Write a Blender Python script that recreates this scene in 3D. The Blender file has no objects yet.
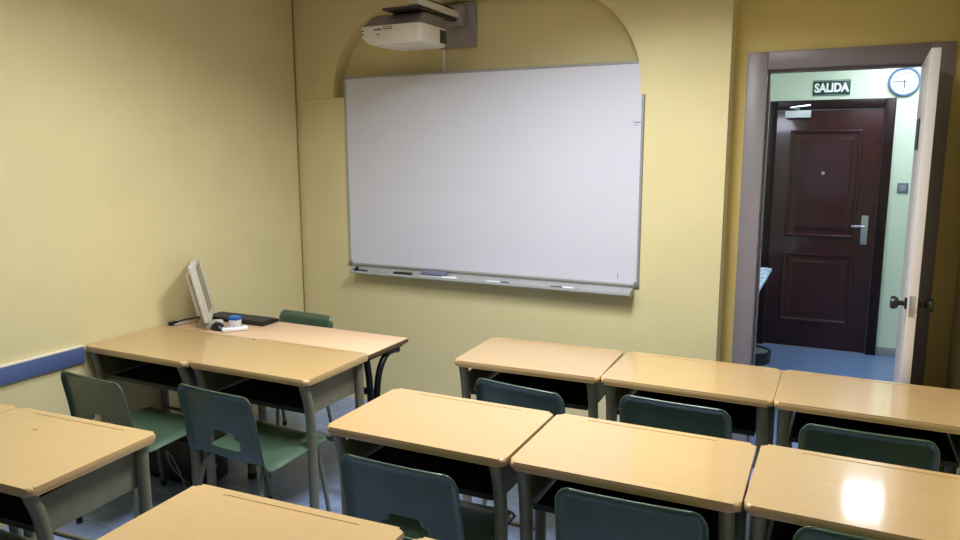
import bpy, bmesh, math, random
from mathutils import Vector, Matrix
random.seed(4)
D = bpy.data; S = bpy.context.scene; C = S.collection
PI = math.pi

# ------------------------------------------------------------------ materials
def new_mat(name):
    m = D.materials.new(name); m.use_nodes = True
    nt = m.node_tree; b = nt.nodes['Principled BSDF']
    return m, nt, b
def lin(c):
    return tuple(((v/255)/12.92 if v/255 <= .04045 else ((v/255+.055)/1.055)**2.4) for v in c) + (1,)
def mat(name, rgb, rough=.5, metal=0, noise=0.06, scale=8, bump=0, bscale=120, coat=0, spec=.5, emit=0, stretch=(1,1,1)):
    m, nt, b = new_mat(name)
    base = lin(rgb)
    tc = nt.nodes.new('ShaderNodeTexCoord'); mp = nt.nodes.new('ShaderNodeMapping')
    mp.inputs['Scale'].default_value = stretch
    nt.links.new(tc.outputs['Object'], mp.inputs['Vector'])
    nz = nt.nodes.new('ShaderNodeTexNoise'); nz.inputs['Scale'].default_value = scale; nz.inputs['Detail'].default_value = 5
    nt.links.new(mp.outputs['Vector'], nz.inputs['Vector'])
    rp = nt.nodes.new('ShaderNodeValToRGB')
    rp.color_ramp.elements[0].position = .3; rp.color_ramp.elements[1].position = .7
    rp.color_ramp.elements[0].color = tuple(c*(1-noise) for c in base[:3])+(1,)
    rp.color_ramp.elements[1].color = tuple(min(1, c*(1+noise)) for c in base[:3])+(1,)
    nt.links.new(nz.outputs['Fac'], rp.inputs['Fac']); nt.links.new(rp.outputs['Color'], b.inputs['Base Color'])
    b.inputs['Roughness'].default_value = rough; b.inputs['Metallic'].default_value = metal
    b.inputs['Coat Weight'].default_value = coat; b.inputs['Coat Roughness'].default_value = .1
    b.inputs['Specular IOR Level'].default_value = spec
    if bump:
        n2 = nt.nodes.new('ShaderNodeTexNoise'); n2.inputs['Scale'].default_value = bscale; n2.inputs['Detail'].default_value = 3
        nt.links.new(tc.outputs['Object'], n2.inputs['Vector'])
        bp = nt.nodes.new('ShaderNodeBump'); bp.inputs['Strength'].default_value = bump; bp.inputs['Distance'].default_value = .004
        nt.links.new(n2.outputs['Fac'], bp.inputs['Height']); nt.links.new(bp.outputs['Normal'], b.inputs['Normal'])
    if emit:
        b.inputs['Emission Color'].default_value = base; b.inputs['Emission Strength'].default_value = emit
    return m
def wood_mat(name, rgb, rough, coat, grain=.07, axis_scale=(1.2, 22, 22), scale=3.0):
    m = mat(name, rgb, rough, 0, grain, scale, coat=coat, stretch=axis_scale)
    return m
def floor_mat(name, rgb, seam, px, py, rough):
    m, nt, b = new_mat(name)
    tc = nt.nodes.new('ShaderNodeTexCoord')
    br = nt.nodes.new('ShaderNodeTexBrick'); br.inputs['Scale'].default_value = 1
    br.inputs['Brick Width'].default_value = px; br.inputs['Row Height'].default_value = py
    br.inputs['Mortar Size'].default_value = .0025; br.inputs['Mortar Smooth'].default_value = .3
    a = lin(rgb)
    br.inputs['Color1'].default_value = a; br.inputs['Color2'].default_value = tuple(c*.86 for c in a[:3])+(1,)
    br.inputs['Mortar'].default_value = lin(seam)
    nt.links.new(tc.outputs['Object'], br.inputs['Vector'])
    nz = nt.nodes.new('ShaderNodeTexNoise'); nz.inputs['Scale'].default_value = 14; nz.inputs['Detail'].default_value = 6
    nt.links.new(tc.outputs['Object'], nz.inputs['Vector'])
    mx = nt.nodes.new('ShaderNodeMix'); mx.data_type = 'RGBA'; mx.blend_type = 'OVERLAY'
    mx.inputs[0].default_value = .35
    nt.links.new(br.outputs['Color'], mx.inputs[6]); nt.links.new(nz.outputs['Fac'], mx.inputs[7])
    nt.links.new(mx.outputs[2], b.inputs['Base Color'])
    b.inputs['Roughness'].default_value = rough
    return m

M = dict(
    wall=mat('yellow wall paint', (216, 204, 156), .75, 0, .03, 3, bump=.25, bscale=60),
    wall2=mat('deeper wall yellow', (216, 196, 126), .75, 0, .03, 3, bump=.25, bscale=60),  # more saturated yellow than the other walls, for the doorway wall
    hall=mat('pale green wall paint', (216, 230, 206), .7, 0, .02, 3, bump=.2, bscale=60),
    ceil=mat('white ceiling paint', (235, 232, 220), .85, 0, .02, 3),
    floor=floor_mat('blue grey vinyl planks', (142, 162, 204), (102, 115, 150), .9, .15, .33),
    hfloor=mat('blue hall linoleum', (112, 134, 178), .35, 0, .05, 10),
    top=wood_mat('beech laminate', (190, 158, 110), .34, .8, .035),
    top2=wood_mat('pinkish beech laminate', (216, 182, 148), .4, .1, .03),
    topedge=mat('dark table edging', (86, 66, 50), .5),
    frame=mat('grey green enamel', (122, 119, 100), .42, .15, .08, 20),
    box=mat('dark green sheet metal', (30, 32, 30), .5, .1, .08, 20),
    rubber=mat('black rubber', (24, 24, 24), .7),
    chair=mat('dark green plastic', (68, 90, 72), .34, 0, .07, 10, bump=.12, bscale=260, coat=.35),
    ctube=mat('grey chair tube', (122, 126, 108), .35, .3, .06, 20),
    board=mat('white enamel', (206, 208, 222), .3, 0, .01, 2, spec=.4),
    alu=mat('brushed aluminium', (184, 186, 188), .4, .2, .05, 30),
    aludark=mat('grey anodised frame', (160, 160, 160), .4, .3, .05, 30),
    cap=mat('grey plastic', (120, 120, 118), .5),
    blue=mat('blue rail paint', (84, 100, 146), .4, 0, .05, 6),
    cream=mat('cream strip', (232, 228, 212), .5),
    jamb=mat('taupe gloss paint', (138, 130, 136), .38, 0, .04, 12),
    leaf=mat('off white door paint', (214, 206, 206), .35, 0, .03, 6),
    dkwood=mat('dark mahogany', (56, 23, 24), .3, 0, .25, 6, spec=.3, coat=.45, stretch=(14, 14, 1.2)),
    dkwood2=mat('darker mahogany', (34, 16, 17), .35, 0, .2, 6, spec=.3, stretch=(14, 14, 1.2)),
    chrome=mat('satin chrome', (190, 192, 196), .28, .8),
    black=mat('black plastic', (20, 20, 22), .4),
    blacksteel=mat('black steel', (16, 16, 18), .38, .3),
    darkgrey=mat('charcoal plastic', (44, 42, 44), .45),
    projw=mat('warm white plastic', (212, 206, 196), .42),
    projg=mat('taupe grey plastic', (120, 110, 106), .5),
    plate=mat('grey wall plate', (150, 144, 146), .45),
    monb=mat('pale grey plastic', (200, 196, 188), .45),
    screen=mat('switched off screen', (104, 106, 96), .22),
    white=mat('white plastic', (226, 228, 232), .4),
    bluep=mat('blue plastic', (52, 108, 190), .4),
    navy=mat('navy plastic', (34, 36, 92), .4),
    slate=mat('slate blue felt', (112, 116, 140), .8),
    greysil=mat('silver grey plastic', (150, 148, 150), .4),
    signg=mat('dark green sign', (16, 62, 44), .45),
    signw=mat('white sign lettering', (248, 252, 246), .5),
    clkrim=mat('steel blue plastic', (112, 136, 170), .35),
    clkface=mat('pale clock face', (206, 216, 234), .5),
    ink=mat('black ink', (28, 30, 36), .6),
    tan=mat('plain tan', (150, 118, 66), .6),
    bin=mat('black bin plastic', (20, 22, 26), .4),
    liner=mat('pale bin liner', (186, 196, 206), .6),
    cloth=None, glass=None,
    lamp=mat('ceiling lamp diffuser', (244, 248, 255), .6, emit=2.5, noise=0),
    hlamp=mat('hallway lamp diffuser', (232, 240, 255), .6, emit=17, noise=0),
    fix=mat('white steel', (220, 220, 216), .4),
)
def cloth_mat():
    m, nt, b = new_mat('patterned light blue cloth')
    tc = nt.nodes.new('ShaderNodeTexCoord'); v = nt.nodes.new('ShaderNodeTexVoronoi'); v.inputs['Scale'].default_value = 22
    r = nt.nodes.new('ShaderNodeValToRGB'); r.color_ramp.elements[0].position = .25; r.color_ramp.elements[1].position = .5
    r.color_ramp.elements[0].color = lin((104, 140, 190)); r.color_ramp.elements[1].color = lin((196, 216, 232))
    nt.links.new(tc.outputs['Object'], v.inputs['Vector']); nt.links.new(v.outputs['Distance'], r.inputs['Fac'])
    nt.links.new(r.outputs['Color'], b.inputs['Base Color']); b.inputs['Roughness'].default_value = .6
    return m
M['cloth'] = cloth_mat()
g, nt, b = new_mat('window glass'); b.inputs['Transmission Weight'].default_value = 1; b.inputs['Roughness'].default_value = 0; b.inputs['IOR'].default_value = 1.02
M['glass'] = g

# ------------------------------------------------------------------ mesh helpers
def add_box(bm, x0, x1, y0, y1, z0, z1, bev=0, seg=2, mtx=None):
    r = bmesh.ops.create_cube(bm, size=1)
    vs = r['verts']
    for v in vs:
        v.co = Vector(((x0+x1)/2+v.co.x*(x1-x0), (y0+y1)/2+v.co.y*(y1-y0), (z0+z1)/2+v.co.z*(z1-z0)))
    if bev:
        es = list({e for v in vs for e in v.link_edges})
        rr = bmesh.ops.bevel(bm, geom=es, offset=bev, segments=seg, affect='EDGES', profile=.5)
        vs = list({v for f in rr['faces'] for v in f.verts} | {v for v in vs if v.is_valid})
    if mtx:
        for v in vs: v.co = mtx @ v.co
    return vs
def smooth_path(pts, n=6):
    if len(pts) < 3: return [Vector(p) for p in pts]
    P = [Vector(p) for p in pts]; out = []
    for i in range(len(P)-1):
        p0 = P[max(i-1, 0)]; p1 = P[i]; p2 = P[i+1]; p3 = P[min(i+2, len(P)-1)]
        for k in range(n):
            t = k/n
            out.append(.5*((2*p1)+(-p0+p2)*t+(2*p0-5*p1+4*p2-p3)*t*t+(-p0+3*p1-3*p2+p3)*t**3))
    out.append(P[-1]); return out
def add_tube(bm, pts, r, seg=10, r2=None, squash=None):
    P = [Vector(p) for p in pts]; rings = []; prev = None
    for i, p in enumerate(P):
        t = (P[min(i+1, len(P)-1)]-P[max(i-1, 0)]).normalized()
        if prev is None:
            a = Vector((1, 0, 0)) if abs(t.x) < .9 else Vector((0, 1, 0))
            u = (a-t*a.dot(t)).normalized()
        else:
            u = (prev-t*prev.dot(t)).normalized()
        prev = u; w = t.cross(u)
        rr = r if r2 is None else r+(r2-r)*i/(len(P)-1)
        ring = []
        for k in range(seg):
            an = 2*PI*k/seg
            d = u*math.cos(an)*rr+w*math.sin(an)*rr*(squash or 1)
            ring.append(bm.verts.new(p+d))
        rings.append(ring)
    for a, b_ in zip(rings, rings[1:]):
        for k in range(seg):
            bm.faces.new((a[k], a[(k+1) % seg], b_[(k+1) % seg], b_[k]))
    bm.faces.new(list(reversed(rings[0]))); bm.faces.new(rings[-1])
def add_prism(bm, poly, axis, a0, a1):
    """poly: 2-D outline in the two remaining axes, extruded along axis from a0 to a1"""
    def mk(p, a):
        if axis == 'y': return Vector((p[0], a, p[1]))
        if axis == 'x': return Vector((a, p[0], p[1]))
        return Vector((p[0], p[1], a))
    A = [bm.verts.new(mk(p, a0)) for p in poly]; B = [bm.verts.new(mk(p, a1)) for p in poly]
    n = len(poly)
    f = [bm.faces.new(A), bm.faces.new(list(reversed(B)))]
    for i in range(n): f.append(bm.faces.new((A[i], B[i], B[(i+1) % n], A[(i+1) % n])))
    return A, B, f
def add_lathe(bm, prof, cx=0, cy=0, seg=24, axis='z', o=(0, 0, 0)):
    rings = []
    for r, h in prof:
        ring = []
        for k in range(seg):
            a = 2*PI*k/seg; x, y = r*math.cos(a), r*math.sin(a)
            p = (cx+x, cy+y, h) if axis == 'z' else ((cx+x, h, cy+y) if axis == 'y' else (h, cx+x, cy+y))
            ring.append(bm.verts.new(Vector(p)+Vector(o)))
        rings.append(ring)
    for a, b_ in zip(rings, rings[1:]):
        for k in range(seg): bm.faces.new((a[k], a[(k+1) % seg], b_[(k+1) % seg], b_[k]))
    bm.faces.new(list(reversed(rings[0]))); bm.faces.new(rings[-1])
def rounded_rect(x0, x1, y0, y1, r, n=6):
    out = []
    for cx, cy, a0 in ((x1-r, y1-r, 0), (x0+r, y1-r, 90), (x0+r, y0+r, 180), (x1-r, y0+r, 270)):
        for k in range(n+1):
            a = math.radians(a0+90*k/n); out.append((cx+r*math.cos(a), cy+r*math.sin(a)))
    return out
def link_mesh(name, me, parent=None, smooth=True):
    o = D.objects.new(name, me); C.objects.link(o)
    if parent: o.parent = parent
    return o
def obj(name, bm, m, parent=None, smooth=True, angle=40):
    bmesh.ops.recalc_face_normals(bm, faces=bm.faces)
    me = D.meshes.new(name); bm.to_mesh(me); bm.free()
    me.materials.append(m)
    if smooth:
        me.shade_smooth()
        me.set_sharp_from_angle(angle=math.radians(angle))
    return link_mesh(name, me, parent)
def BM(): return bmesh.new()
def box_obj(name, dims, m, parent=None, bev=0, seg=2):
    bm = BM(); add_box(bm, *dims, bev=bev, seg=seg); return obj(name, bm, m, parent)
def baked(o, mods):
    """apply modifiers of o by evaluating it; returns the same object with the new mesh"""
    dg = bpy.context.evaluated_depsgraph_get(); dg.update()
    me = D.meshes.new_from_object(o.evaluated_get(dg)); o.modifiers.clear(); o.data = me
    return o
def tag(o, label=None, cat=None, group=None, kind=None):
    if label: o['label'] = label
    if cat: o['category'] = cat
    if group: o['group'] = group
    if kind: o['kind'] = kind
    return o
def thing(name, label, cat, loc=(0, 0, 0), rz=0, group=None, kind=None):
    o = D.objects.new(name, None); o.empty_display_size = .1; C.objects.link(o)
    o.location = loc; o.rotation_euler = (0, 0, rz)
    return tag(o, label, cat, group, kind)
def struct(name, bm, m, label=None, smooth=False):
    o = obj(name, bm, m, None, smooth); o['kind'] = 'structure'
    o['label'] = label or name.replace('_', ' '); o['category'] = name.split('_')[0]
    return o
def copy_tree(o, parent=None):
    c = o.copy(); C.objects.link(c)
    if parent: c.parent = parent
    for ch in list(o.children): copy_tree(ch, c)
    return c

# ------------------------------------------------------------------ the room
XL, XR, YB, YF, YD, ZC = -3.405, .545, -3.8, 4.10, 4.25, 2.85
XC = -.556            # right end of the whiteboard wall
ZR = 2.035
ZI = 2.085            # springing height of the arch niche
bm = BM(); add_box(bm, XL-.1, XR+.1, YB-.1, 4.40, -.05, 0); struct('floor', bm, M['floor'], 'blue grey vinyl floor of the classroom')
bm = BM(); add_box(bm, XL-.1, XR+.1, YB-.1, 4.40, ZC, ZC+.06); struct('ceiling', bm, M['ceil'], 'white classroom ceiling')
bm = BM(); add_box(bm, XL-.1, XL, YB, 4.40, 0, ZC); struct('wall_left', bm, M['wall'], 'plain yellow wall on the left')
bm = BM(); add_box(bm, XR, XR+.1, YB, 4.40, 0, ZC); struct('wall_right', bm, M['wall'], 'yellow wall at the right edge beside the door')
# whiteboard wall: lower part, back of the niche, upper layer cut by a basket arch
bm = BM()
add_box(bm, XL, -.991, YF, 4.40, 0, ZI); add_box(bm, -.991, XC, 4.088, 4.40, 0, ZR)
add_box(bm, XL, XC, 4.19, 4.40, ZI, ZC); add_box(bm, -.991, XC, 4.19, 4.40, ZR, ZI)
ax0, ax1, ra, zt = -3.09, -1.022, .54, 2.635
arc = [(ax1, ZR)]
for k in range(19):
    a = PI/2*k/18; arc.append((ax1-ra+ra*math.cos(a), zt-ra+ra*math.sin(a)))
for k in range(19):
    a = PI/2+PI/2*k/18; arc.append((ax0+ra+ra*math.cos(a), zt-ra+ra*math.sin(a)))
arc.append((ax0, ZI))
poly = [(XC, ZR)]+[(XC, ZC), (XL, ZC), (XL, ZI)]+list(reversed(arc))
add_prism(bm, poly, 'y', 4.088, 4.19)
struct('wall_front', bm, M['wall'], 'yellow wall with an arched niche behind the whiteboard')
# doorway wall
OX0, OX1, OZ = -.388, .345, 2.15
bm = BM()
add_box(bm, XC, OX0-.03, YD, 4.40, 0, ZC); add_box(bm, OX1+.03, XR, YD, 4.40, 0, ZC); add_box(bm, OX0-.03, OX1+.03, YD, 4.40, OZ+.03, ZC)
struct('wall_entrance', bm, M['wall2'], 'mustard yellow recessed wall around the doorway')
# back wall with a window (behind the camera)
WX0, WX1, WZ0, WZ1 = -.88, .34, .65, 2.2
bm = BM()
add_box(bm, XL, WX0, YB-.1, YB, 0, ZC); add_box(bm, WX1, XR, YB-.1, YB, 0, ZC)
add_box(bm, WX0, WX1, YB-.1, YB, 0, WZ0); add_box(bm, WX0, WX1, YB-.1, YB, WZ1, ZC)
struct('wall_back', bm, M['wall'], 'yellow wall behind the camera')
w = thing('window_1', 'window in the wall behind the camera', 'window', (0, YB-.05, 0), kind='structure')
bm = BM()
for x in (WX0, (WX0+WX1)/2-.03, WX1-.06): add_box(bm, x, x+.06, -.03, .03, WZ0, WZ1)
for z in (WZ0, WZ1-.06): add_box(bm, WX0+.06, WX1-.06, -.029, .029, z, z+.06)
obj('window_frame', bm, M['fix'], w)
bm = BM(); add_box(bm, WX0+.06, WX1-.06, -.004, .004, WZ0+.06, WZ1-.06); obj('window_pane', bm, M['glass'], w)
# slim tan line drawn along the wall corner
bm = BM(); add_tube(bm, [(XL+.005, 4.082, 0), (XL+.005, 4.082, ZC)], .0045, 8)
struct('corner_line_1', bm, M['tan'], 'thin tan line running up the wall corner', True)
# hallway
HY, HC = 6.96, 2.62
HX0, HX1 = -2.2, 1.6
bm = BM(); add_box(bm, HX0, HX1, 4.40, HY+.1, -.05, 0); struct('floor_hallway', bm, M['hfloor'], 'blue hallway floor beyond the doorway')
bm = BM(); add_box(bm, HX0, HX1, 4.40, HY+.1, HC, HC+.06); struct('ceiling_hallway', bm, M['ceil'], 'hallway ceiling')
DX0, DX1, DZ = -.60, .338, 2.135       # hallway door opening
bm = BM()
add_box(bm, HX0, DX0, HY, HY+.1, 0, HC); add_box(bm, DX1, HX1, HY, HY+.1, 0, HC); add_box(bm, DX0, DX1, HY, HY+.1, DZ, HC)
struct('wall_hallway', bm, M['hall'], 'pale green hallway wall around the dark door')
bm = BM(); add_box(bm, HX0-.1, HX0, 4.40, HY, 0, HC); struct('wall_hallway_left', bm, M['hall'], 'hallway side wall out of view')
bm = BM(); add_box(bm, HX1, HX1+.1, 4.40, HY, 0, HC); struct('wall_hallway_right', bm, M['hall'], 'hallway side wall hidden by the door')
bm = BM(); add_box(bm, HX0, OX0-.03, 4.41, 4.43, 0, HC); add_box(bm, OX1+.03, HX1, 4.41, 4.43, 0, HC)
struct('wall_hallway_near', bm, M['hall'], 'hallway face of the classroom wall')
bm = BM(); add_box(bm, DX1+.002, HX1, HY-.014, HY, 0, .075, bev=.003); struct('baseboard_hallway', bm, M['greysil'], 'pale grey skirting beside the dark hallway door', True)

# blue chair rail on the left wall
r_ = thing('chair_rail', 'blue painted rail along the left wall, ending at the desks', 'rail', (XL, 0, 0))
bm = BM(); add_box(bm, 0.0005, .018, YB+.02, 2.36, .675, .757, bev=.003); obj('rail_board', bm, M['blue'], r_)
bm = BM(); add_box(bm, 0.0005, .02, YB+.02, 2.36, .757, .767, bev=.002); o = obj('top_strip', bm, M['cream'], r_); o['label'] = 'cream strip along the top of the rail'

# ------------------------------------------------------------------ classroom door (open) and its frame
d = thing('door_1', 'off white classroom door standing open in a taupe frame', 'door', (0, 0, 0), kind='structure')
bm = BM()
FX0, FX1, FZ = -.49, .445, 2.24
add_box(bm, FX0, OX0, YD-.018, YD-.0005, 0, FZ, bev=.004)
add_box(bm, OX1, FX1, YD-.018, YD-.0005, 0, FZ, bev=.004)
add_box(bm, OX0, OX1, YD-.018, YD-.0005, OZ, FZ, bev=.004)
add_box(bm, OX0-.028, OX0, YD, 4.40, 0, OZ+.028); add_box(bm, OX1, OX1+.028, YD, 4.40, 0, OZ+.028); add_box(bm, OX0, OX1, YD, 4.40, OZ, OZ+.028)
add_box(bm, OX0, OX0+.012, YD+.05, 4.36, 0, OZ, bev=.002); add_box(bm, OX0+.012, OX1, YD+.05, 4.36, OZ-.012, OZ, bev=.002)
o = obj('door_frame', bm, M['jamb'], d); o['label'] = 'taupe painted door frame'
L = .69
lf = D.objects.new('door_leaf', None)
bm = BM(); add_box(bm, -.036, 0, -L, 0, .012, 2.135, bev=.002)
lf = obj('door_leaf', bm, M['leaf'], d); lf.location = (.346, YD-.02, 0); lf.rotation_euler = (0, 0, math.radians(-1.8)); lf['label'] = 'off white door leaf opened into the room'
for s, nm in ((-1, 'door_knob'), (1, 'door_knob')):
    bm = BM()
    x0 = -.036 if s < 0 else 0
    add_lathe(bm, [(.001, 0), (.026, 0), (.026, s*.008), (.011, s*.012), (.011, s*.03), (.024, s*.036), (.03, s*.05), (.026, s*.062), (.001, s*.066)], axis='x', o=(x0, -L+.065, 1.075), seg=20)
    o = obj('door_knob', bm, M['black'], lf); o['label'] = 'black door knob'
bm = BM(); add_box(bm, -.031, -.009, -L-.002, -L+.001, 1.03, 1.12, bev=.0008); add_lathe(bm, [(.001, -.012), (.007, -.011), (.007, 0)], axis='y', o=(-.02, -L-.001, 1.075), seg=12)
obj('latch_plate', bm, M['chrome'], lf)
bm = BM(); add_box(bm, -.042, -.0355, -.36, -.17, 1.73, 1.87, bev=.002); o = obj('door_plaque', bm, M['darkgrey'], lf); o['label'] = 'small dark plaque on the door leaf'
for z in (.3, 1.1, 1.85):
    bm = BM(); add_tube(bm, [(.006, .004, z-.045), (.006, .004, z+.045)], .006, 10); obj('hinge', bm, M['chrome'], lf)

# ------------------------------------------------------------------ hallway entrance door
d = thing('door_2', 'dark mahogany panelled door closed at the end of the hallway', 'door', (0, HY, 0), kind='structure')
bm = BM()
for x0, x1, z0, z1 in ((DX0-.02, DX0+.06, 0, 2.15), (DX1-.06, DX1+.02, 0, 2.15), (DX0+.06, DX1-.06, 2.07, 2.15)):
    add_box(bm, x0, x1, -.03, -.001, z0, z1, bev=.006)
    add_box(bm, max(x0, DX0), min(x1, DX1), 0, .09, z0, min(z1, DZ))
obj('door_frame', bm, M['dkwood2'], d)
bm = BM(); add_box(bm, DX0+.062, DX1-.062, -.012, .03, .008, 2.065, bev=.002)
leaf2 = obj('door_leaf', bm, M['dkwood'], d)
def panel(parent, x0, x1, z0, z1):
    bm = BM(); y = -.012
    def ring(pts_r):   # mitred moulding swept round the panel
        rings = []
        for off, dy in pts_r:
            rings.append([bm.verts.new((x, y-dy, z)) for x, z in ((x0+off, z0+off), (x1-off, z0+off), (x1-off, z1-off), (x0+off, z1-off))])
        for a, b_ in zip(rings, rings[1:]):
            for k in range(4): bm.faces.new((a[k], a[(k+1) % 4], b_[(k+1) % 4], b_[k]))
        bm.faces.new(rings[-1])
    ring([(0, -.001), (.004, .010), (.014, .014), (.024, .008), (.03, .001), (.06, .001), (.085, .009)])
    return obj('door_panel', bm, M['dkwood'], parent, angle=15)
panel(leaf2, -.42, .135, .99, 1.90)
panel(leaf2, -.42, .135, .24, .85)
bm = BM(); add_box(bm, .175, .225, -.022, -.012, .945, 1.19, bev=.004); hp = obj('handle_plate', bm, M['chrome'], leaf2)
bm = BM(); add_tube(bm, smooth_path([(.2, -.02, 1.10), (.2, -.06, 1.10), (.17, -.066, 1.10), (.10, -.064, 1.10)], 5), .009, 10); obj('lever_handle', bm, M['chrome'], hp)
bm = BM(); add_lathe(bm, [(.001, -.018), (.014, -.018), (.014, 0)], axis='y', o=(-.145, -.012, 1.54), seg=14); obj('peephole', bm, M['chrome'], leaf2)
bm = BM(); add_box(bm, -.47, -.27, -.062, -.012, 2.005, 2.065, bev=.006)
cl = obj('door_closer', bm, M['white'], leaf2); cl['label'] = 'white door closer at the top of the door'
bm = BM(); add_tube(bm, [(-.37, -.045, 2.065), (-.37, -.045, 2.082)], .012, 10); add_tube(bm, [(-.37, -.045, 2.08), (-.43, -.11, 2.088)], .009, 6); add_tube(bm, [(-.43, -.11, 2.088), (-.28, -.032, 2.108)], .008, 6)
obj('closer_arm', bm, M['chrome'], cl)

# exit sign
sg = thing('exit_sign', 'green SALIDA exit sign on the hallway wall above the dark door', 'sign', (-.128, HY-.001, 2.247))
bm = BM(); add_box(bm, -.142, .142, -.006, 0, -.064, .064, bev=.002); obj('sign_board', bm, M['signg'], sg)
def text_mesh(name, s, size, m, parent, loc, ext=.0006, off=0, sx=1):
    cu = D.curves.new(name, 'FONT'); cu.body = s; cu.size = size; cu.extrude = ext; cu.offset = off
    cu.align_x = 'CENTER'; cu.align_y = 'CENTER'
    t = D.objects.new(name, cu); C.objects.link(t)
    dg = bpy.context.evaluated_depsgraph_get(); dg.update()
    me = D.meshes.new_from_object(t.evaluated_get(dg)); D.objects.remove(t)
    me.transform(Matrix.Translation(loc) @ Matrix.Rotation(PI/2, 4, 'X') @ Matrix.Scale(sx, 4, (1, 0, 0)))
    me.materials.clear(); me.materials.append(m)
    return link_mesh(name, me, parent)
text_mesh('sign_lettering', 'SALIDA', .098, M['signw'], sg, (0, -.0065, -.002), off=.0045, sx=.80)['label'] = 'white letters SALIDA'
bm = BM()
for x0, x1, z0, z1 in ((-.136, .136, .056, .058), (-.136, .136, -.058, -.056)): add_box(bm, x0, x1, -.0068, -.0055, z0, z1)
obj('sign_border', bm, M['signw'], sg)

# wall clock
ck = thing('wall_clock', 'round wall clock with a steel blue rim high on the hallway wall', 'clock', (.402, HY-.001, 2.275))
bm = BM(); R0 = .118
pr = [(R0-.03, 0), (R0-.002, 0), (R0, -.012), (R0-.006, -.026), (R0-.014, -.03), (R0-.02, -.024), (R0-.021, -.012), (R0-.03, -.012)]
rings = []
for rr, h in pr: rings.append([bm.verts.new((rr*math.cos(2*PI*k/40), h, rr*math.sin(2*PI*k/40))) for k in range(40)])
for a, b_ in zip(rings, rings[1:]+rings[:1]):
    for k in range(40): bm.faces.new((a[k], a[(k+1) % 40], b_[(k+1) % 40], b_[k]))
obj('clock_rim', bm, M['clkrim'], ck)
bm = BM(); add_lathe(bm, [(.002, -.013), (R0-.0205, -.013), (R0-.0205, -.008)], axis='y', seg=40); obj('clock_face', bm, M['clkface'], ck)
for k in range(12):
    bm = BM(); a = 2*PI*k/12; add_box(bm, -.0025, .0025, -.0145, -.0132, .068 if k % 3 else .062, .084, mtx=Matrix.Rotation(a, 4, 'Y'))
    obj('hour_mark', bm, M['ink'], ck)
def hand(name, ang, ln, wd, y):
    bm = BM(); add_box(bm, -wd/2, wd/2, y-.001, y, -.015, ln, mtx=Matrix.Rotation(math.radians(ang), 4, 'Y')); obj(name, bm, M['ink'], ck)
hand('minute_hand', 270, .075, .005, -.017); hand('hour_hand', 178, .05, .007, -.0155)
# light switch
sw = thing('light_switch', 'small grey light switch on the hallway wall beside the dark door', 'switch', (.455, HY-.001, 1.425))
bm = BM(); add_box(bm, -.04, .04, -.01, 0, -.04, .04, bev=.004); obj('switch_plate', bm, M['slate'], sw)
bm = BM(); add_box(bm, -.02, .02, -.015, -.0095, -.025, .025, bev=.002); obj('rocker', bm, M['greysil'], sw)
# hallway table and bin
ht = thing('hallway_table', 'table with a light blue patterned top at the left of the hallway', 'table', (-.775, 5.85, 0))
bm = BM(); add_prism(bm, rounded_rect(-.30, .30, -.74, .74, .03), 'z', .73, .75); obj('tabletop', bm, M['cloth'], ht)
for sx in (-1, 1):
    for sy in (-1, 1):
        bm = BM(); add_tube(bm, [(sx*.20, sy*.66, 0), (sx*.20, sy*.66, .73)], .018, 12); obj('leg', bm, M['blacksteel'], ht)
bn = thing('waste_bin', 'pale waste bin with a broad black rim on the hallway floor', 'bin', (-.50, 5.40, 0))
bm = BM()
prof = [(.10, 0), (.125, .30), (.13, .305), (.131, .325), (.118, .325), (.115, .30), (.092, .01)]
rings = [[bm.verts.new((rr*math.cos(2*PI*k/28), rr*math.sin(2*PI*k/28), h)) for k in range(28)] for rr, h in prof]
for a, b_ in zip(rings, rings[1:]):
    for k in range(28): bm.faces.new((a[k], a[(k+1) % 28], b_[(k+1) % 28], b_[k]))
bm.faces.new(rings[0]); bm.faces.new(rings[-1])
obj('bin_body', bm, M['liner'], bn)
bm = BM(); prof = [(.129, .25), (.134, .255), (.137, .335), (.128, .338), (.120, .335), (.118, .26)]
rings = [[bm.verts.new((rr*math.cos(2*PI*k/28), rr*math.sin(2*PI*k/28), h)) for k in range(28)] for rr, h in prof]
for a, b_ in zip(rings, rings[1:]+rings[:1]):
    for k in range(28): bm.faces.new((a[k], a[(k+1) % 28], b_[(k+1) % 28], b_[k]))
o = obj('bin_rim', bm, M['bin'], bn); o['label'] = 'broad black rim'

# ------------------------------------------------------------------ whiteboard, tray and what lies on it
BX0, BX1, BZ0, BZ1 = -3.003, -.9965, .963, 2.216
YW = YF-.0005; YFb = 4.0895
wb = thing('whiteboard', 'large whiteboard in a grey metal frame on the yellow wall', 'whiteboard', (0, 0, 0))
bm = BM(); add_box(bm, BX0+.012, BX1-.012, YFb+.003, YW, BZ0+.012, BZ1-.012); obj('writing_surface', bm, M['board'], wb)
bm = BM(); fw_ = .016
prof = [(0, YW), (0, YFb+.004), (.003, YFb-.001), (fw_-.004, YFb-.001), (fw_, YFb+.003)]
rings = []
for off, y in prof: rings.append([bm.verts.new((x, y, z)) for x, z in ((BX0+off, BZ0+off), (BX1-off, BZ0+off), (BX1-off, BZ1-off), (BX0+off, BZ1-off))])
for a, b_ in zip(rings, rings[1:]):
    for k in range(4): bm.faces.new((a[k], a[(k+1) % 4], b_[(k+1) % 4], b_[k]))
obj('frame', bm, M['aludark'], wb, angle=20)
for x in (BX0, BX1):
    s = 1 if x == BX0 else -1
    bm = BM(); add_box(bm, min(x-s*.002, x+s*.028), max(x-s*.002, x+s*.028), YFb-.003, YFb+.002, BZ0-.002, BZ0+.028, bev=.001); obj('corner_cap', bm, M['cap'], wb)
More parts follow.
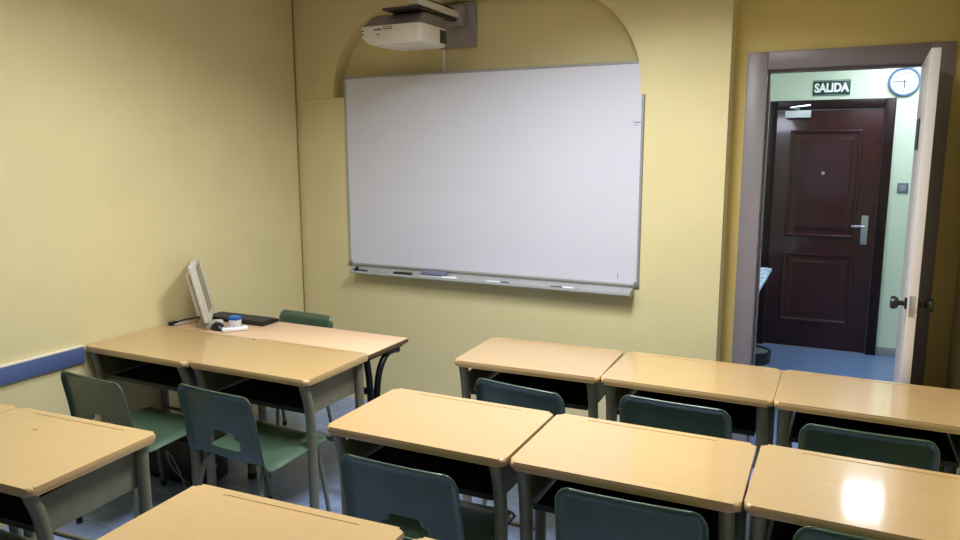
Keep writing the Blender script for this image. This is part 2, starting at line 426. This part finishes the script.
for q in ((-1.055, -1.015, 1.884, 1.888), (-1.05, -1.025, 1.870, 1.872), (-1.121, -1.118, 1.0, 1.035)):
    bm = BM(); add_box(bm, q[0], q[1], YFb+.001, YFb+.004, q[2], q[3]); obj('pen_mark', bm, M['slate'], wb)
tr = thing('pen_tray', 'long aluminium pen tray below the whiteboard', 'tray', (0, 0, 0))
TX0, TX1, TZ = -2.935, -1.028, .925
bm = BM()
prof = [(4.099, .960), (4.099, TZ-.006), (4.016, TZ-.006), (4.008, TZ), (4.008, TZ+.014), (4.012, TZ+.014), (4.012, TZ+.004), (4.018, TZ), (4.105, TZ), (4.105, .960)]
add_prism(bm, prof, 'x', TX0, TX1); obj('tray_channel', bm, M['alu'], tr, angle=20)
for x, s in ((TX0, 1), (TX1, -1)):
    bm = BM(); add_prism(bm, [(4.099, .961), (4.099, TZ-.008), (4.013, TZ-.008), (4.004, TZ), (4.004, TZ+.016), (4.06, .961)], 'x', x-.005 if s > 0 else x, x if s > 0 else x+.005)
    obj('end_cap', bm, M['greysil'], tr)
def marker(label, x, y, body, cap, ln=.125, rz=0, r=.008, flip=1):
    t = thing('marker_pen', label, 'marker', (x, y, TZ+.0005+r), math.radians(rz), 'pens and erasers on the whiteboard tray')
    bm = BM(); add_lathe(bm, [(.001, -ln*.5*flip), (r*.8, -ln*.49*flip), (r, -ln*.45*flip), (r, ln*.12*flip)], axis='x', seg=14); obj('barrel', bm, body, t)
    bm = BM(); add_lathe(bm, [(.001, ln*.12*flip), (r*1.04, ln*.12*flip), (r*1.04, ln*.4*flip), (r*.7, ln*.5*flip), (.001, ln*.5*flip)], axis='x', seg=14); obj('cap', bm, cap, t)
marker('black marker pen at the far left end of the tray', -2.87, 4.05, M['black'], M['black'], .085)
marker('silver grey marker pen between two black pieces on the tray', -2.715, 4.045, M['greysil'], M['greysil'], .11)
def eraser(label, x, y, wx, wy, h, pad, body):
    t = thing('board_eraser', label, 'eraser', (x, y, TZ+.0005), 0, 'pens and erasers on the whiteboard tray')
    bm = BM(); add_box(bm, -wx/2, wx/2, -wy/2, wy/2, 0, h*.35, bev=.002); obj('felt_pad', bm, pad, t)
    bm = BM(); add_box(bm, -wx/2, wx/2, -wy/2, wy/2, h*.35+.0002, h, bev=.006, seg=3); obj('grip', bm, body, t)
eraser('slim black board eraser on the left part of the tray', -2.545, 4.045, .13, .04, .022, M['darkgrey'], M['black'])
eraser('slate blue and white board eraser on the tray', -2.315, 4.055, .17, .05, .042, M['white'], M['slate'])
marker('thick white marker pen leaning beside the slate blue eraser', -2.19, 4.028, M['white'], M['white'], .10, 12, .011)
marker('white marker pen with a navy cap near the middle of the tray', -1.855, 4.04, M['white'], M['navy'], .15)
marker('black marker pen toward the right end of the tray', -1.475, 4.035, M['black'], M['black'], .07, 8)
marker('white marker pen with a grey cap toward the right end of the tray', -1.385, 4.045, M['white'], M['greysil'], .11, -6)

# ------------------------------------------------------------------ projector on its wall arm
pj = thing('projector', 'white projector hung from a wall arm above the whiteboard', 'projector', (-2.305, 3.735, 2.322)); pj.scale = (.79, 1, .93)
bm = BM()
def hexa(pts0, z0, pts1, z1):
    a = [bm.verts.new((x, y, z0)) for x, y in pts0]; b_ = [bm.verts.new((x, y, z1)) for x, y in pts1]
    bm.faces.new(list(reversed(a))); bm.faces.new(b_)
    for i in range(4): bm.faces.new((a[i], a[(i+1) % 4], b_[(i+1) % 4], b_[i]))
# stacked outline sections: bottom chamfer, tall side, chamfered top
def sect(z, x0, x1, y0, y1, r):
    return [bm.verts.new((x, y, z)) for x, y in rounded_rect(x0, x1, y0, y1, r, 5)]
rings = [sect(0, -.17, .23, -.148, .14, .03), sect(.008, -.205, .245, -.152, .15, .035), sect(.045, -.258, .25, -.155, .15, .035), sect(.108, -.258, .25, -.155, .15, .035)]
for a, b_ in zip(rings, rings[1:]):
    for k in range(len(a)): bm.faces.new((a[k], a[(k+1) % len(a)], b_[(k+1) % len(a)], b_[k]))
bm.faces.new(list(reversed(rings[0]))); bm.faces.new(rings[-1])
obj('body', bm, M['projw'], pj, angle=25)
bm = BM(); rings = [sect(.1085, -.256, .248, -.153, .148, .035), sect(.175, -.215, .235, -.09, .14, .03), sect(.186, -.19, .2, -.07, .12, .03)]
for a, b_ in zip(rings, rings[1:]):
    for k in range(len(a)): bm.faces.new((a[k], a[(k+1) % len(a)], b_[(k+1) % len(a)], b_[k]))
bm.faces.new(list(reversed(rings[0]))); bm.faces.new(rings[-1])
o = obj('top_cover', bm, M['projg'], pj, angle=25); o['label'] = 'taupe grey sloping top cover'
bm = BM()
add_box(bm, .2485, .2535, .06, .13, .02, .098, bev=.001)
obj('vent', bm, M['darkgrey'], pj)
bm = BM(); add_box(bm, -.10, -.085, -.158, -.1545, .088, .093); 
for k in range(6): add_box(bm, -.135+k*.011, -.127+k*.011, -.1575, -.1545, .080, .090, bev=.0008)
obj('logo', bm, M['projg'], pj)['label'] = 'small grey logo lettering'
bm = BM()
for i in range(2):
    for k in range(4): add_box(bm, -.055+k*.02, -.042+k*.02, -.158, -.1545, .083+i*.012, .090+i*.012, bev=.001)
obj('control_buttons', bm, M['cap'], pj)
bm = BM()
for z in (.06, .08): add_box(bm, -.235, -.222, -.158, -.1535, z, z+.007, bev=.001)
obj('indicator_lights', bm, M['darkgrey'], pj)
bm = BM(); add_box(bm, -.11, -.09, -.158, -.1545, .052, .062, bev=.001); obj('infrared_window', bm, M['cap'], pj)

am = thing('projector_mount', 'grey wall plate and arm carrying the projector', 'bracket', (0, 0, 0))
bm = BM(); add_prism(bm, [(x, z) for x, z in rounded_rect(-2.32, -2.065, 2.362, 2.625, .012, 4)], 'y', 4.165, 4.1895); obj('wall_plate', bm, M['plate'], am)
bm = BM(); add_box(bm, -2.215, -2.145, 3.62, 4.166, 2.525, 2.565, bev=.006); arm = obj('arm', bm, M['projw'], am)
bm = BM(); add_box(bm, -2.235, -2.125, 4.10, 4.166, 2.48, 2.60, bev=.006); obj('arm_bracket', bm, M['plate'], arm)
bm = BM(); add_box(bm, -2.205, -2.155, 3.75, 4.09, 2.505, 2.5245, bev=.002); obj('cable_slot', bm, M['darkgrey'], arm)
bm = BM(); add_box(bm, -2.34, -2.13, 3.56, 3.77, 2.4965, 2.510, bev=.004); add_tube(bm, [(-2.19, 3.68, 2.508), (-2.19, 3.68, 2.527)], .03, 16)
obj('ceiling_shoe', bm, M['darkgrey'], am).name = 'mounting_shoe'
bm = BM()
add_tube(bm, smooth_path([(-2.20, 3.66, 2.5645), (-2.22, 3.68, 2.585), (-2.19, 3.85, 2.58), (-2.17, 4.05, 2.577), (-2.18, 4.163, 2.55)], 6), .006, 8); obj('cable', bm, M['rubber'], am)
bm = BM(); add_box(bm, -2.305, -2.285, 4.178, 4.1895, 2.2175, 2.361, bev=.002); o = obj('cable_duct', bm, M['cream'], None); tag(o, 'thin cream cable duct between the projector plate and the whiteboard', 'cable duct')

# ------------------------------------------------------------------ school desk
DW, DD, DH = .700, .480, .76
def capsule(x0, x1, y, r, n=8):
    out = []
    for k in range(n+1):
        a = -PI/2+PI*k/n; out.append((x1+r*math.cos(a), y+r*math.sin(a)))
    for k in range(n+1):
        a = PI/2+PI*k/n; out.append((x0+r*math.cos(a), y+r*math.sin(a)))
    return out
def make_desk():
    t = thing('school_desk', '', 'desk')
    bm = BM()
    A, B, f = add_prism(bm, rounded_rect(-DW/2, DW/2, -DD/2, DD/2, .021, 8), 'z', DH-.029, DH)
    es = [e for e in bm.edges if (e.verts[0] in A and e.verts[1] in A) or (e.verts[0] in B and e.verts[1] in B)]
    bmesh.ops.bevel(bm, geom=es, offset=.012, segments=5, affect='EDGES', profile=.5)
    top = obj('desktop', bm, M['top'], t, angle=50)
    bm = BM(); add_prism(bm, capsule(-.22, .22, DD/2-.034, .006), 'z', DH-.0016, DH+.01)
    cut = obj('cut', bm, M['top'])
    md = top.modifiers.new('b', 'BOOLEAN'); md.operation = 'DIFFERENCE'; md.object = cut; md.solver = 'EXACT'
    baked(top, 1); top.data.shade_smooth(); top.data.set_sharp_from_angle(angle=math.radians(50))
    D.objects.remove(cut)
    for pl in top.data.polygons:
        if abs(pl.normal.z) > .9999: pl.use_smooth = False
    # book box: bottom, back, sides with a sloping lower edge, open towards the pupil
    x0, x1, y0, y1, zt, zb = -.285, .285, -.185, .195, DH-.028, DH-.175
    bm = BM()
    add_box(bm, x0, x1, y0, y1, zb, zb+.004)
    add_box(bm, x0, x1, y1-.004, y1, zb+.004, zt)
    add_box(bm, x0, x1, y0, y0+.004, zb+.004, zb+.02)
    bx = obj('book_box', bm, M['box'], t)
    for s in (-1, 1):
        bm = BM(); xx = s*.296
        add_prism(bm, [(-.19, DH-.065), (-.19, zb-.012), (.195, zb-.012), (.195, DH-.045)], 'x', xx-.002, xx+.002)
        o = obj('side_panel', bm, M['frame'], t)
        bm = BM(); add_tube(bm, smooth_path([(s*.312, -.175, .012), (s*.312, -.172, .45), (s*.312, -.185, .62), (s*.310, -.212, .722), (s*.308, -.215, DH-.0275)], 5), .0225, 14, squash=.95)
        l1 = obj('leg', bm, M['frame'], t)
        bm = BM(); add_tube(bm, smooth_path([(s*.312, .198, .012), (s*.312, .196, .45), (s*.312, .196, .62), (s*.310, .20, DH-.0275)], 5), .0225, 14, squash=.95)
        l2 = obj('leg', bm, M['frame'], t)
        bm = BM(); add_lathe(bm, [(.023, 0), (.025, .003), (.024, .03), (.02, .034)], cx=s*.312, cy=-.175, seg=14); obj('foot_cap', bm, M['rubber'], l1)
        bm = BM(); add_lathe(bm, [(.023, 0), (.025, .003), (.024, .03), (.02, .034)], cx=s*.312, cy=.198, seg=14); obj('foot_cap', bm, M['rubber'], l2)
    bm = BM(); add_tube(bm, [(-.29, .196, .30), (.29, .196, .30)], .010, 10); obj('crossbar', bm, M['frame'], t)
    return t
desk0 = make_desk()
desk_spots = [  # front-left corner x, y, rotation, label
 (-1.584, 2.948, .038, 'wooden school desk nearest the whiteboard, leftmost of three in the first row', 1, 'desks in the first row before the whiteboard'),
 (-.883, 2.980, -.004, 'wooden school desk in the first row, standing left in front of the doorway', 1, 'desks in the first row before the whiteboard'),
 (-.181, 2.980, -.006, 'wooden school desk in the first row against the right wall, reflecting the open door', 1, 'desks in the first row before the whiteboard'),
 (-1.602, 2.005, .009, 'wooden school desk, leftmost in the second row, beside the aisle', 1, 'desks in the second row'),
 (-.889, 2.016, .010, 'wooden school desk in the middle of the second row', 1, 'desks in the second row'),
 (-.184, 2.036, -.008, 'wooden school desk at the right wall with a square lamp reflection on top', 1, 'desks in the second row'),
 (-1.626, .994, .056, 'wooden school desk at the bottom edge of the photo, beside the aisle', 1, 'desks in the third row'),
 (-.908, 1.018, .010, 'wooden school desk showing only a thin sliver at the bottom edge', 1, 'desks in the third row'),
 (-2.757, 1.179, .062, 'wooden school desk with a small dark spot, front left beside the aisle', 1, 'desks at the left front'),
 (-3.385, 1.142, .052, 'wooden school desk in the left corner of the photo against the wall', .885, 'desks at the left front'),
 (-3.400, 2.366, .000, 'wooden school desk pushed to the left wall in the teacher cluster', 1, 'desks pushed against the computer table'),
 (-2.699, 2.388, .004, 'wooden school desk in the teacher cluster with its right end at the aisle', 1, 'desks pushed against the computer table'),
]
for i, (x, y, a, lb, sx, grp) in enumerate(desk_spots):
    o = desk0 if i == 0 else copy_tree(desk0)
    c, s = math.cos(a), math.sin(a); hx, hy = DW/2*sx, DD/2
    o.location = (x+hx*c-hy*s, y+hx*s+hy*c, 0); o.rotation_euler = (0, 0, a); o.scale = (sx, 1, 1)
    tag(o, lb, 'desk', grp)
    if i == 8:
        bm = BM(); add_prism(bm, [(.008*math.cos(k*PI/5)*1.6, .008*math.sin(k*PI/5)) for k in range(10)], 'z', DH-.0003, DH+.0003)
        st = obj('ink_stain', bm, M['tan'], o); st.location = (-.075, .095, 0); st['label'] = 'small dark spot'

# ------------------------------------------------------------------ pupil chair
def make_chair():
    t = thing('school_chair', '', 'chair')
    # one-piece shell, profile (y forward, z), swept across the width
    prof = smooth_path([(0, .205, .405), (0, .20, .428), (0, .165, .443), (0, .06, .438), (0, -.06, .430), (0, -.14, .424), (0, -.180, .438), (0, -.194, .49), (0, -.205, .57), (0, -.222, .66), (0, -.240, .757)], 6)
    P = [(p.y, p.z) for p in prof]
    Q = P[-1]; Pp = P[-2]; del P[-1]      # denser rows towards the top rim
    P += [(Pp[0]+(Q[0]-Pp[0])*t_, Pp[1]+(Q[1]-Pp[1])*t_) for t_ in (.25, .45, .62, .78, .9, 1)]
    n = len(P); NU = 24; W = .230
    L_ = [0]
    for i in range(1, n): L_.append(L_[-1]+math.dist(P[i], P[i-1]))
    T = L_[-1]
    bm = BM(); grid = []
    for i in range(n):
        s = L_[i]; (y, z) = P[i]
        a = Vector((0, P[min(i+1, n-1)][0]-P[max(i-1, 0)][0], P[min(i+1, n-1)][1]-P[max(i-1, 0)][1])).normalized()
        nn = Vector((0, -a.z, a.y))          # outward (down / backward) is -nn
        if nn.z < 0 and i < n//3: nn = -nn
        up = Vector((0, -a.z, a.y))
        # half width: full on the seat, a little narrower above, rounded at both ends
        e0 = s; e1 = T-s; rc = .05
        hw = W - .010*max(0, min(1, (s-.30)/.35))
        for e in (e0, e1):
            if e < rc: hw -= rc-math.sqrt(max(0, rc*rc-(rc-e)**2))
        row = []
        for j in range(NU+1):
            u = -1+2*j/NU
            x = hw*math.sin(PI/2*u)
            # turned edge: shell rolls to its outer side near the rim, dishing slightly in the middle
            dside = hw-abs(x); q = max(0, 1-dside/.024); q2 = max(0, 1-e1/.024)
            q = max(q, q2); roll = .024*q**1.3
            dish = .010*(1-(x/max(hw, .01))**2)
            v = Vector((x, y, z)) + up*(roll*.8+dish*.6)
            row.append(bm.verts.new(v))
        grid.append(row)
    for i in range(n-1):
        for j in range(NU):
            smid = (L_[i]+L_[i+1])/2; xm = (grid[i][j].co.x+grid[i][j+1].co.x)/2
            zc = (grid[i][j].co.z+grid[i+1][j].co.z)/2
            if .482 < zc < .548 and smid > .38 and abs(xm) < .085 - (.0 if zc < .53 else .02): continue
            bm.faces.new((grid[i][j], grid[i][j+1], grid[i+1][j+1], grid[i+1][j]))
    sh = obj('shell', bm, M['chair'], t, angle=180)
    md = sh.modifiers.new('s', 'SOLIDIFY'); md.thickness = .007; md.offset = 0
    md = sh.modifiers.new('u', 'SUBSURF'); md.levels = 1; md.render_levels = 1
    baked(sh, 1); sh.data.shade_smooth()
    for s in (-1, 1):
        bm = BM(); add_tube(bm, smooth_path([(s*.205, -.235, .01), (s*.19, -.205, .22), (s*.172, -.172, .37), (s*.168, -.14, .4), (s*.168, -.10, .408)], 5), .0105, 10)
        l = obj('leg', bm, M['ctube'], t)
        bm = BM(); add_lathe(bm, [(.012, 0), (.014, .002), (.0135, .03), (.011, .032)], cx=s*.205, cy=-.236, seg=12); obj('foot_cap', bm, M['rubber'], l)
        bm = BM(); add_tube(bm, smooth_path([(s*.195, .22, .01), (s*.184, .196, .22), (s*.172, .172, .37), (s*.168, .145, .400), (s*.168, .10, .408)], 5), .0105, 10)
        l = obj('leg', bm, M['ctube'], t)
        bm = BM(); add_lathe(bm, [(.012, 0), (.014, .002), (.0135, .03), (.011, .032)], cx=s*.195, cy=.221, seg=12); obj('foot_cap', bm, M['rubber'], l)
    bm = BM()
    for s in (-1, 1): add_tube(bm, [(s*.168, -.102, .408), (s*.168, .102, .408)], .0105, 10)
    for y in (-.09, .09): add_tube(bm, [(-.168, y, .404), (.168, y, .404)], .009, 10)
    obj('seat_frame', bm, M['ctube'], t)
    return t
chair0 = make_chair()
G1 = 'green school chairs'
chair_spots = [  # x, y, degrees, label
 (-1.145, 3.000, -8, 'dark green chair at the leftmost first-row desk'),
 (-.535, 3.075, -2, 'dark green chair at the first-row desk in front of the doorway'),
 (.134, 3.055, 0, 'dark green chair at the first-row desk against the right wall'),
 (-1.215, 2.105, 0, 'dark green chair at the leftmost second-row desk, seat visible at the aisle'),
 (-.500, 2.190, 2, 'dark green chair at the middle second-row desk'),
 (.150, 2.255, 2, 'dark green chair at the second-row desk by the right wall, only its top showing'),
 (-2.92, 2.30, -3, 'dark green chair at the desk touching the left wall'),
 (-2.285, 2.395, -3, 'dark green chair showing its hand hole, at the teacher cluster beside the aisle'),
 (-2.915, 3.235, 176, 'light green chair back standing behind the computer table by the whiteboard wall'),
 (-2.500, 1.215, 2, 'green chair under the desk with the small dark spot'),
]
for i, (x, y, a, lb) in enumerate(chair_spots):
    o = chair0 if i == 0 else copy_tree(chair0)
    o.location = (x+(.010 if a < 90 else 0), y, 0); o.rotation_euler = (0, 0, math.radians(a)); tag(o, lb, 'chair', G1)

# ------------------------------------------------------------------ computer table
TX, TY0, TY1, TZt = -2.01, 2.874, 3.238, .752
tb = thing('computer_table', 'pinkish wooden table with black curved legs behind the desk cluster', 'table', (0, 0, 0))
bm = BM(); add_box(bm, XL+.006, TX, TY0, TY1, TZt-.004, TZt, bev=.0015); obj('tabletop', bm, M['top2'], tb)
bm = BM(); add_box(bm, XL+.006, TX+.001, TY0, TY1, TZt-.024, TZt-.0045, bev=.003); obj('table_edge', bm, M['topedge'], tb)
def curved_leg(x):
    ym = 2.95
    for s in (-1, 1):
        bm = BM()
        p = smooth_path([(x, ym+s*.20, .015), (x, ym+s*.10, .10), (x, ym+s*.035, .28), (x, ym+s*.022, .45), (x, ym+s*.05, .62), (x, ym+s*.12, .70), (x, ym+s*.21, .706)], 6)
        if s < 0: p = smooth_path([(x, ym-.055, .015), (x, ym-.05, .10), (x, ym-.04, .28), (x, ym-.028, .45), (x, ym-.035, .60), (x, ym-.05, .69), (x, ym-.058, .727)], 6)
        add_tube(bm, p, .017, 12); l = obj('leg', bm, M['blacksteel'], tb)
        bm = BM(); q = p[0]; add_lathe(bm, [(.018, 0), (.02, .004), (.019, .03)], cx=q.x, cy=q.y, seg=14); obj('foot_cap', bm, M['rubber'], l)
        if s > 0:
            bm = BM(); e = p[-1]; add_lathe(bm, [(.001, -.012), (.014, -.008), (.021, 0), (.014, .01), (.001, .014)], axis='y', o=(e.x, e.y+.01, e.z), seg=14); obj('end_knob', bm, M['black'], l)
curved_leg(-2.04); curved_leg(-3.25)
bm = BM(); add_box(bm, -3.25, -2.04, 2.935, 2.965, .52, .55, bev=.004); obj('crossbar', bm, M['blacksteel'], tb)
for x in (-2.04, -3.25):
    bm = BM(); add_box(bm, x-.02, x+.02, 2.88, 3.20, .716, .7275, bev=.002); obj('support_rail', bm, M['blacksteel'], tb)

# ------------------------------------------------------------------ computer and small things
Z = TZt+.0005
mn = thing('monitor', 'pale grey flat computer monitor leaning back beside the left wall', 'monitor', (-3.18, 3.008, Z), math.radians(133))
# local frame: screen faces -y, tilt about x
tl = Matrix.Translation((0, .0, .05)) @ Matrix.Rotation(math.radians(-12), 4, 'X')
bm = BM(); HW, HH = .175, .33
add_box(bm, -HW, HW, .002, .03, 0, HH, bev=.008, seg=3, mtx=tl); add_box(bm, -HW+.04, HW-.04, .03, .058, .04, HH-.05, bev=.012, seg=3, mtx=tl)
hs = obj('housing', bm, M['monb'], mn)
bm = BM()
for x0, x1, z0, z1 in ((-HW, -HW+.02, 0, HH), (HW-.02, HW, 0, HH), (-HW+.02, HW-.02, 0, .03), (-HW+.02, HW-.02, HH-.02, HH)):
    add_box(bm, x0, x1, -.008, .0035, z0, z1, bev=.0025, mtx=tl)
obj('bezel', bm, M['monb'], mn)
bm = BM(); add_box(bm, -HW+.019, HW-.019, -.002, .003, .029, HH-.019, mtx=tl); obj('screen', bm, M['screen'], mn)
bm = BM(); add_prism(bm, rounded_rect(-.075, .075, -.06, .07, .04, 6), 'z', 0, .014); obj('stand_base', bm, M['monb'], mn)
bm = BM(); add_box(bm, -.035, .035, .03, .06, .0135, .15, bev=.008); obj('stand_neck', bm, M['monb'], mn)
kb = thing('keyboard', 'black computer keyboard on the pinkish table', 'keyboard', (-3.105, 3.162, Z), math.radians(1))
bm = BM(); add_box(bm, -.22, .22, -.07, .07, 0, .02, bev=.006); obj('keyboard_case', bm, M['black'], kb)
bm = BM()
for r in range(5):
    for k in range(17):
        add_box(bm, -.209+k*.0247, -.209+k*.0247+.021, -.058+r*.0235, -.058+r*.0235+.02, .0195, .0255, bev=.0015, seg=1)
obj('keys', bm, M['darkgrey'], kb)
ms = thing('mouse', 'black computer mouse in front of the keyboard', 'mouse', (-3.075, 2.948, Z), math.radians(60))
bm = BM(); bmesh.ops.create_uvsphere(bm, u_segments=20, v_segments=12, radius=1)
for v in bm.verts:
    x, y, z = v.co; v.co = Vector((x*.036, y*.062, max(z, 0)*.04*(1-.18*y)))
obj('mouse_shell', bm, M['black'], ms)
bm = BM(); add_lathe(bm, [(.001, -.003), (.009, -.003), (.009, .003), (.001, .003)], axis='x', o=(0, .030, .029), seg=14); obj('scroll_wheel', bm, M['darkgrey'], ms)
rm = thing('remote_control', 'slim white remote control lying beside the mouse', 'remote', (-2.955, 2.955, Z), math.radians(52))
bm = BM(); add_box(bm, -.07, .07, -.02, .02, 0, .024, bev=.008, seg=3); obj('remote_body', bm, M['white'], rm)
bm = BM()
for k in range(5):
    for s in (-1, 0, 1): add_box(bm, -.05+k*.02, -.04+k*.02, s*.010-.003, s*.010+.003, .0235, .0255, bev=.001, seg=1)
obj('remote_buttons', bm, M['greysil'], rm)
bxx = thing('ink_pad_box', 'small white box with a blue lid behind the mouse', 'box', (-3.025, 3.03, Z), math.radians(15)); bxx.scale = (.8, .8, 1)
bm = BM(); add_box(bm, -.036, .036, -.025, .025, 0, .042, bev=.004); obj('box_body', bm, M['white'], bxx)
bm = BM(); add_box(bm, -.039, .039, -.028, .028, .0425, .062, bev=.004); obj('lid', bm, M['bluep'], bxx)
# wires to the left of the monitor
def cable(name, label, pts, r, m):
    bm = BM(); add_tube(bm, smooth_path(pts, 8), r, 8); o = obj(name, bm, m); return tag(o, label, 'cable')
cable('monitor_cable', 'white cable looping from the monitor stand along the left wall', [(-3.315, 3.02, Z+.006), (-3.335, 2.99, Z+.006), (-3.345, 2.96, Z+.006), (-3.35, 2.93, Z+.008), (-3.36, 2.90, Z+.006)], .004, M['white'])
pc = thing('power_cable', 'black cable with a plug lying on the table by the left wall', 'cable', (0, 0, 0))
bm = BM(); add_tube(bm, smooth_path([(-3.35, 3.14, Z+.006), (-3.375, 3.08, Z+.008), (-3.385, 3.0, Z+.012), (-3.38, 2.935, Z+.012)], 8), .004, 8); obj('wire', bm, M['black'], pc)
bm = BM(); add_box(bm, -3.395, -3.365, 2.885, 2.935, Z, Z+.02, bev=.004); obj('plug', bm, M['black'], pc)
# computer tower and hanging cables under the desks
tw = thing('computer_tower', 'black computer case standing on the floor under the desk at the left wall', 'computer', (-3.06, 2.66, 0), math.radians(90))
bm = BM(); add_box(bm, -.095, .095, -.2, .2, .012, .25, bev=.006); cs = obj('case', bm, M['black'], tw)
bm = BM(); add_box(bm, -.088, .088, -.208, -.199, .02, .24, bev=.004); obj('front_panel', bm, M['darkgrey'], tw)
bm = BM()
for z in (.195, .15): add_box(bm, -.07, .07, -.211, -.207, z, z+.035, bev=.002)
obj('drive_bay', bm, M['black'], tw)
bm = BM(); add_lathe(bm, [(.001, -.004), (.011, -.003), (.011, .003)], axis='y', o=(0, -.209, .1), seg=14); obj('power_button', bm, M['chrome'], tw)
bm = BM()
for x in (-.07, .07):
    for y in (-.16, .16): add_tube(bm, [(x, y, 0), (x, y, .013)], .012, 10)
obj('rubber_foot', bm, M['rubber'], tw)
cable('hanging_cable', 'black cable hanging down behind the desk at the left wall', [(-3.20, 3.02, .60), (-3.24, 3.02, .45), (-3.30, 3.02, .30), (-3.36, 3.0, .15), (-3.37, 2.93, .006)], .006, M['black'])
cable('loose_cable', 'thin pale cable looping on the floor beside the computer case', [(-2.90, 2.56, .006), (-2.97, 2.50, .12), (-3.02, 2.50, .21), (-2.95, 2.49, .17), (-2.90, 2.50, .006), (-3.05, 2.48, .005), (-3.2, 2.5, .006)], .0035, M['greysil'])

# ------------------------------------------------------------------ lights
def troffer(label, x, y, zc, w, l, m, grp=None):
    t = thing('ceiling_light', label, 'light', (x, y, zc-.002), 0, grp)
    bm = BM()
    for a in ((-w/2-.03, -w/2, -l/2-.03, l/2+.03), (w/2, w/2+.03, -l/2-.03, l/2+.03), (-w/2, w/2, -l/2-.03, -l/2), (-w/2, w/2, l/2, l/2+.03)): add_box(bm, *a, -.03, 0, bev=.002)
    obj('light_frame', bm, M['fix'], t)
    bm = BM(); add_box(bm, -w/2, w/2, -l/2, l/2, -.022, -.004); obj('diffuser', bm, m, t)
troffer('square ceiling lamp of the classroom, above the first-row desks', -.95, 2.65, ZC, .6, .6, M['lamp'])
troffer('square ceiling lamp of the classroom, above the left desks', -2.15, 2.0, ZC, .6, .6, M['lamp'])
def louvre_lamp(x, y, z, w, e, col, spread):
    l = D.lights.new('lamp_light', 'AREA'); l.shape = 'SQUARE'; l.size = w; l.energy = e; l.color = col; l.spread = math.radians(spread)
    o = D.objects.new('lamp_light', l); C.objects.link(o); o.location = (x, y, z)
for x_, y_, e_ in ((-.95, 2.65, 48), (-2.15, 2.0, 22)): louvre_lamp(x_, y_, ZC-.03, .56, e_, (.95, .98, 1.0), 150)
troffer('square ceiling lamp of the hallway near the dark door', .50, 6.35, HC, .6, .6, M['hlamp'])
troffer('added hallway ceiling lamp, out of view behind the doorway wall', -1.25, 5.3, HC, .6, .6, M['hlamp'])  # unseen lamp, added to spread the light more evenly along the hallway

ld = D.lights.new('window_daylight', 'AREA'); ld.shape = 'RECTANGLE'; ld.size = WX1-WX0; ld.size_y = WZ1-WZ0
ld.energy = 4.5; ld.color = (.72, .72, 1.0)
lo = D.objects.new('window_daylight', ld); C.objects.link(lo); lo.location = ((WX0+WX1)/2, YB-.16, (WZ0+WZ1)/2); lo.rotation_euler = (PI/2, 0, 0)

w = D.worlds.new('sky'); S.world = w; w.use_nodes = True
w.node_tree.nodes['Background'].inputs[0].default_value = (.65, .8, 1, 1); w.node_tree.nodes['Background'].inputs[1].default_value = .6

# ------------------------------------------------------------------ camera
cam = D.cameras.new('camera'); cam.sensor_width = 36; cam.lens = 734.22/960*36; cam.clip_start = .05
co = D.objects.new('camera', cam); C.objects.link(co); S.camera = co
r = Vector((0.89834214, 0.43929019, -0.00235153)); u = Vector((-0.06794012, 0.14422114, 0.98721042)); f = Vector((-0.43401099, 0.88669295, -0.15940535))
mt = Matrix(((r.x, u.x, -f.x, 0), (r.y, u.y, -f.y, 0), (r.z, u.z, -f.z, 1.7284), (0, 0, 0, 1)))
co.matrix_world = mt

S.view_settings.view_transform = 'Standard'; S.view_settings.look = 'None'; S.view_settings.gamma = 1
S.view_settings.exposure = 0.22; S.view_settings.use_curve_mapping = False
